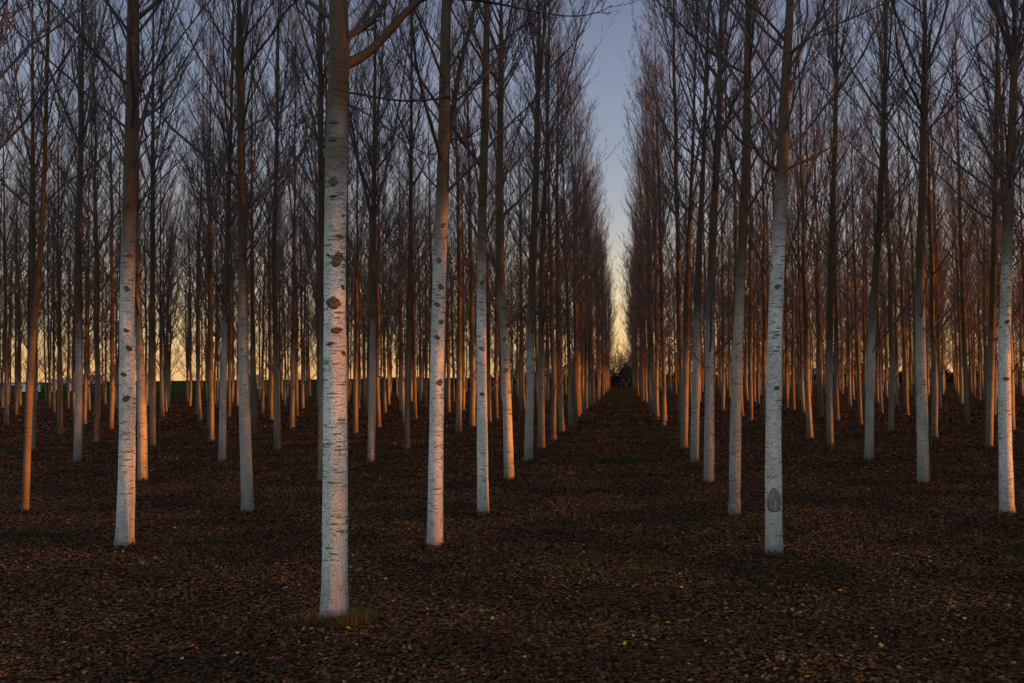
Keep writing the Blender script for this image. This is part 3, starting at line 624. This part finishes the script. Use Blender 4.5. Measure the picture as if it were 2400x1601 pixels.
# ------------------------------------------------------------ far hedge, bushes, buildings
def bush(seed, H, Wd, nst, lod=1):
    r = np.random.default_rng(seed); a = r.uniform(0, 6.28, nst); an = r.uniform(.05, .7, nst)
    p0 = np.stack([r.normal(0, Wd*.1, nst), r.normal(0, Wd*.1, nst), np.zeros(nst)], 1); d0 = np.stack([np.cos(a)*np.sin(an), np.sin(a)*np.sin(an), np.cos(an)], 1)
    P = curve_from(p0, d0, H*r.uniform(.6, 1.05, nst), 6, r, .3, .25); R = (.012*H)*np.linspace(1, .15, 6)[None]*r.uniform(.6, 1.1, nst)[:, None]
    trunk = tubes(P, R, 5); P2, R2 = branchlets(P, R, 9, .42, r, 4, 3, (.4, 1.), .6, .04, .15, .3, .008); P3, R3 = branchlets(P2, R2, 7, .5, r, 3, 3, (.4, 1.), .6, .02, .1, .2, .007)
    P4, R4 = branchlets(P3, R3, 4, .55, r, 2, 3, (.4, 1.), .7, .012, .1, .1, .006)
    cr_ = join([tubes(P2, R2, 3), tubes(P3, R3, 3), tubes(P4, R4, 3)])
    return (trunk[0], [trunk[1]]), cr_
BK = [bush(50+i, 10, 8, 7+i) for i in range(4)]
BM = [(mesh_np('stems_mesh', a[0], a[1], [M['hedge_twig']]), mesh_np('hedge_crown_mesh', b_[0], b_[1], [M['hedge_twig']])) for a, b_ in BK]
def along(s):                                             # the far boundary, a few metres beyond the last trees
    xs = [-80, -50, 0, 105, 200]; ys = [196, 242, 266, 292, 306]; x = -62+s*(190+62); return x, float(np.interp(x, xs, ys))
hl = []
nb = 47
bprot = {}
for i in range(nb+7):
    x, y = along((i+.5)/nb) if i < nb else (-8+(i-nb)*2.6, 276.); x += rj.normal(0, 1.2); y += rj.uniform(0, 7); h = rj.uniform(.9, 1.35) if x > -30 else rj.uniform(.3, .6)
    if abs(x) < 9: h = rj.uniform(.95, 1.15)
    j = i % 4
    t_ = empty('hedgerow_tree', (x, y, 0), f'bare bushy tree of the far hedge, {ORD[i+1]} from its left end' if i < nb else f'bare bushy tree closing the end of the alley, {ORD[i-nb+1]} from the left there', 'tree', 'bare trees in the hedge behind the plantation')
    t_.rotation_euler.z = rj.uniform(0, 6.28); t_.scale = (h*1.15, h*1.15, h)
    if j not in bprot: bprot[j] = (link('trunk', BM[j][0], t_), link('crown', BM[j][1], t_))
    else:
        for p in bprot[j]:
            q = p.copy(); COL.objects.link(q); q.parent = t_
# dark thicket under them
r = np.random.default_rng(77); n = 70000; s = r.uniform(0, 1, n); x = -62+s*252; y = np.interp(x, [-62, -50, 0, 105, 200], [222, 246, 270, 296, 310])+r.normal(0, 1.3, n)
top = 4.6+1.2*np.sin(x*.31)+.8*np.sin(x*.83+1)+.5*np.sin(x*2.1); top = np.where(x < -34, top*.6, top); z = r.uniform(0, 1, n)**.8*top
p = np.stack([x, y, z], 1); a_ = unit(r.normal(size=(n, 3)))*.22; b_ = unit(np.cross(a_, r.normal(size=(n, 3))))*.13
v = np.stack([p-a_, p-b_, p+a_, p+b_], 1).reshape(-1, 3)
M['thicket'] = leaf_mat('thicket_leaf', [(0, (.012, .014, .007)), (.5, (.025, .022, .011)), (1, (.05, .035, .018))], .9)
o = link('thicket', mesh_np('thicket_mesh', v, [np.arange(4*n).reshape(-1, 4)], [M['thicket']], smooth=False)); o['kind'] = 'stuff'; o['label'] = 'dark undergrowth along the foot of the far hedge'; o['category'] = 'undergrowth'

# left horizon: single bushes
for i, (px, py, hh, lab) in enumerate([(403, 905, 4.6, 'dark bare bush at the end of the gap left of the grey-green poplar'), (88, 905, 4.2, 'reddish bare tree behind the long white shed'), (240, 906, 3.8, 'bare bush beside the brown barn'), (690, 905, 5.5, 'bare tree on the field edge behind the shaded poplars'), (760, 905, 6.5, 'bare bushy tree far behind the stoutest poplar')]):
    g = ground(px, py+9) if i < 3 else ground(px, py); t_ = empty('bush', g, lab, 'bush'); s_ = hh/10; t_.scale = (s_*1.4, s_*1.4, s_); t_.rotation_euler.z = i
    for p in bprot[i % 4]:
        q = p.copy(); COL.objects.link(q); q.parent = t_

import bmesh
def bx(bm, x0, x1, y0, y1, z0, z1):
    vs = [bm.verts.new(c) for c in ((x0, y0, z0), (x1, y0, z0), (x1, y1, z0), (x0, y1, z0), (x0, y0, z1), (x1, y0, z1), (x1, y1, z1), (x0, y1, z1))]
    for f in ((0, 3, 2, 1), (4, 5, 6, 7), (0, 1, 5, 4), (1, 2, 6, 5), (2, 3, 7, 6), (3, 0, 4, 7)): bm.faces.new([vs[i] for i in f])
def gable(bm, x0, x1, y0, y1, z0, z1, ov=.3, th=.18):     # ridge along x
    ym = (y0+y1)/2
    for sgn, ye in ((1, y0-ov), (-1, y1+ov)):
        ze = z0-ov*(z1-z0)/(ym-y0)
        pts = [(x0-ov, ye, ze), (x1+ov, ye, ze), (x1+ov, ym, z1), (x0-ov, ym, z1)]
        lo = [bm.verts.new(c) for c in pts]; hi = [bm.verts.new((a, b2, c+th)) for a, b2, c in pts]
        bm.faces.new(lo[::-1]); bm.faces.new(hi)
        for k in range(4): bm.faces.new([lo[k], lo[(k+1) % 4], hi[(k+1) % 4], hi[k]])
def gend(bm, x, y0, y1, z0, z1, th):                      # gable end triangle
    vs = [bm.verts.new(c) for c in ((x, y0, z0), (x, y1, z0), (x, (y0+y1)/2, z1), (x+th, y0, z0), (x+th, y1, z0), (x+th, (y0+y1)/2, z1))]
    for f in ((0, 2, 1), (3, 4, 5), (0, 1, 4, 3), (1, 2, 5, 4), (2, 0, 3, 5)): bm.faces.new([vs[i] for i in f])
def bobj(name, fn, m, parent):
    bm = bmesh.new(); fn(bm); bmesh.ops.recalc_face_normals(bm, faces=bm.faces); me = D.meshes.new(name+'_mesh'); bm.to_mesh(me); bm.free(); me.materials.append(m); return link(name, me, parent)
M['white_wall'] = plain('white_render', (.72, .72, .70)); M['roof_grey'] = plain('grey_sheet_roof', (.28, .28, .29)); M['cream'] = plain('cream_wall', (.62, .55, .44)); M['barn'] = plain('dark_boards', (.05, .035, .028))
M['tile'] = plain('clay_tile_roof', (.24, .11, .07)); M['dark'] = plain('dark_opening', (.02, .02, .022)); M['orange'] = plain('lit_orange_wall', (.60, .32, .12)); M['glass'] = plain('window_glass', (.04, .05, .06), .15)  # hut and house walls: orange light put into the wall colour
def place(px, py, name, label, cat):
    g = ground(px, py); t_ = empty(name, g, label, cat); t_.rotation_euler.z = math.atan2(g.y, g.x)-math.pi/2; return t_
PXM = 240./F                                               # metres per photo pixel at 240 m
t_ = place(52, 918, 'shed', 'long low white shed with flat grey roof beyond the left edge of the trees', 'shed')
bobj('wall', lambda b: bx(b, -5.2, 5.2, 0, 7, 0, 2.7), M['white_wall'], t_); bobj('roof', lambda b: (bx(b, -5.5, 5.5, -.3, 7.3, 2.7, 3.05)), M['roof_grey'], t_)
for q in (-3.2, 1.2): bobj('door', lambda b, q=q: bx(b, q, q+1.5, -.04, .03, 0, 2.1), M['dark'], t_)
for q in (-.9, 3.4): bobj('window', lambda b, q=q: bx(b, q, q+1., -.04, .03, 1.1, 1.9), M['glass'], t_)
t_ = place(150, 917, 'warehouse', 'cream warehouse with low roof seen between the leftmost trunks', 'warehouse')
bobj('wall', lambda b: bx(b, -3.6, 3.6, 0, 8, 0, 3.2), M['cream'], t_); bobj('roof', lambda b: gable(b, -3.6, 3.6, 0, 8, 3.2, 4.0), M['roof_grey'], t_)
bobj('gable_wall', lambda b: (gend(b, -3.6, 0, 8, 3.2, 4.0, .1), gend(b, 3.5, 0, 8, 3.2, 4., .1)), M['cream'], t_); bobj('door', lambda b: bx(b, -1.4, 1.2, -.04, .03, 0, 2.6), M['dark'], t_)
t_ = place(207, 918, 'barn', 'dark brown barn with pitched clay roof behind the left foreground trunk', 'barn')
bobj('wall', lambda b: bx(b, -3.3, 3.3, 0, 9, 0, 2.6), M['barn'], t_); bobj('roof', lambda b: gable(b, -3.3, 3.3, 0, 9, 2.6, 4.9, .5), M['tile'], t_)
bobj('gable_wall', lambda b: (gend(b, -3.3, 0, 9, 2.6, 4.9, .1), gend(b, 3.2, 0, 9, 2.6, 4.9, .1)), M['barn'], t_)
for q in (-2.2, .4): bobj('door', lambda b, q=q: bx(b, q, q+1.8, -.04, .03, 0, 2.2), M['dark'], t_)
t_ = place(541, 912, 'hut', 'small hut painted in lit orange on the horizon left of the slender forked grey poplar', 'hut')
bobj('wall', lambda b: bx(b, -1.2, 1.2, 0, 3, 0, 2.1), M['orange'], t_); bobj('roof', lambda b: gable(b, -1.2, 1.2, 0, 3, 2.1, 2.9, .2), M['tile'], t_); bobj('door', lambda b: bx(b, -.4, .4, -.04, .03, 0, 1.8), M['dark'], t_)
t_ = place(600, 912, 'house', 'little house with warm wall and tiled roof on the left horizon', 'house')
bobj('wall', lambda b: bx(b, -2.2, 2.2, 0, 6, 0, 3.2), M['orange'], t_)
rf = bobj('roof', lambda b: gable(b, -2.2, 2.2, 0, 6, 3.2, 4.5, .3), M['tile'], t_); bobj('chimney', lambda b: bx(b, .6, 1.1, 2.2, 2.7, 3.9, 5.1), M['white_wall'], rf)
bobj('gable_wall', lambda b: (gend(b, -2.2, 0, 6, 3.2, 4.5, .1), gend(b, 2.1, 0, 6, 3.2, 4.5, .1)), M['orange'], t_)
for q in (-1.6, .6): bobj('window', lambda b, q=q: bx(b, q, q+.9, -.04, .03, 1.2, 2.2), M['glass'], t_)
bobj('door', lambda b: bx(b, -.45, .35, -.04, .03, 0, 2.), M['dark'], t_)
print('objects', len(D.objects), 'tris approx', sum(len(m_.polygons) for m_ in D.meshes))
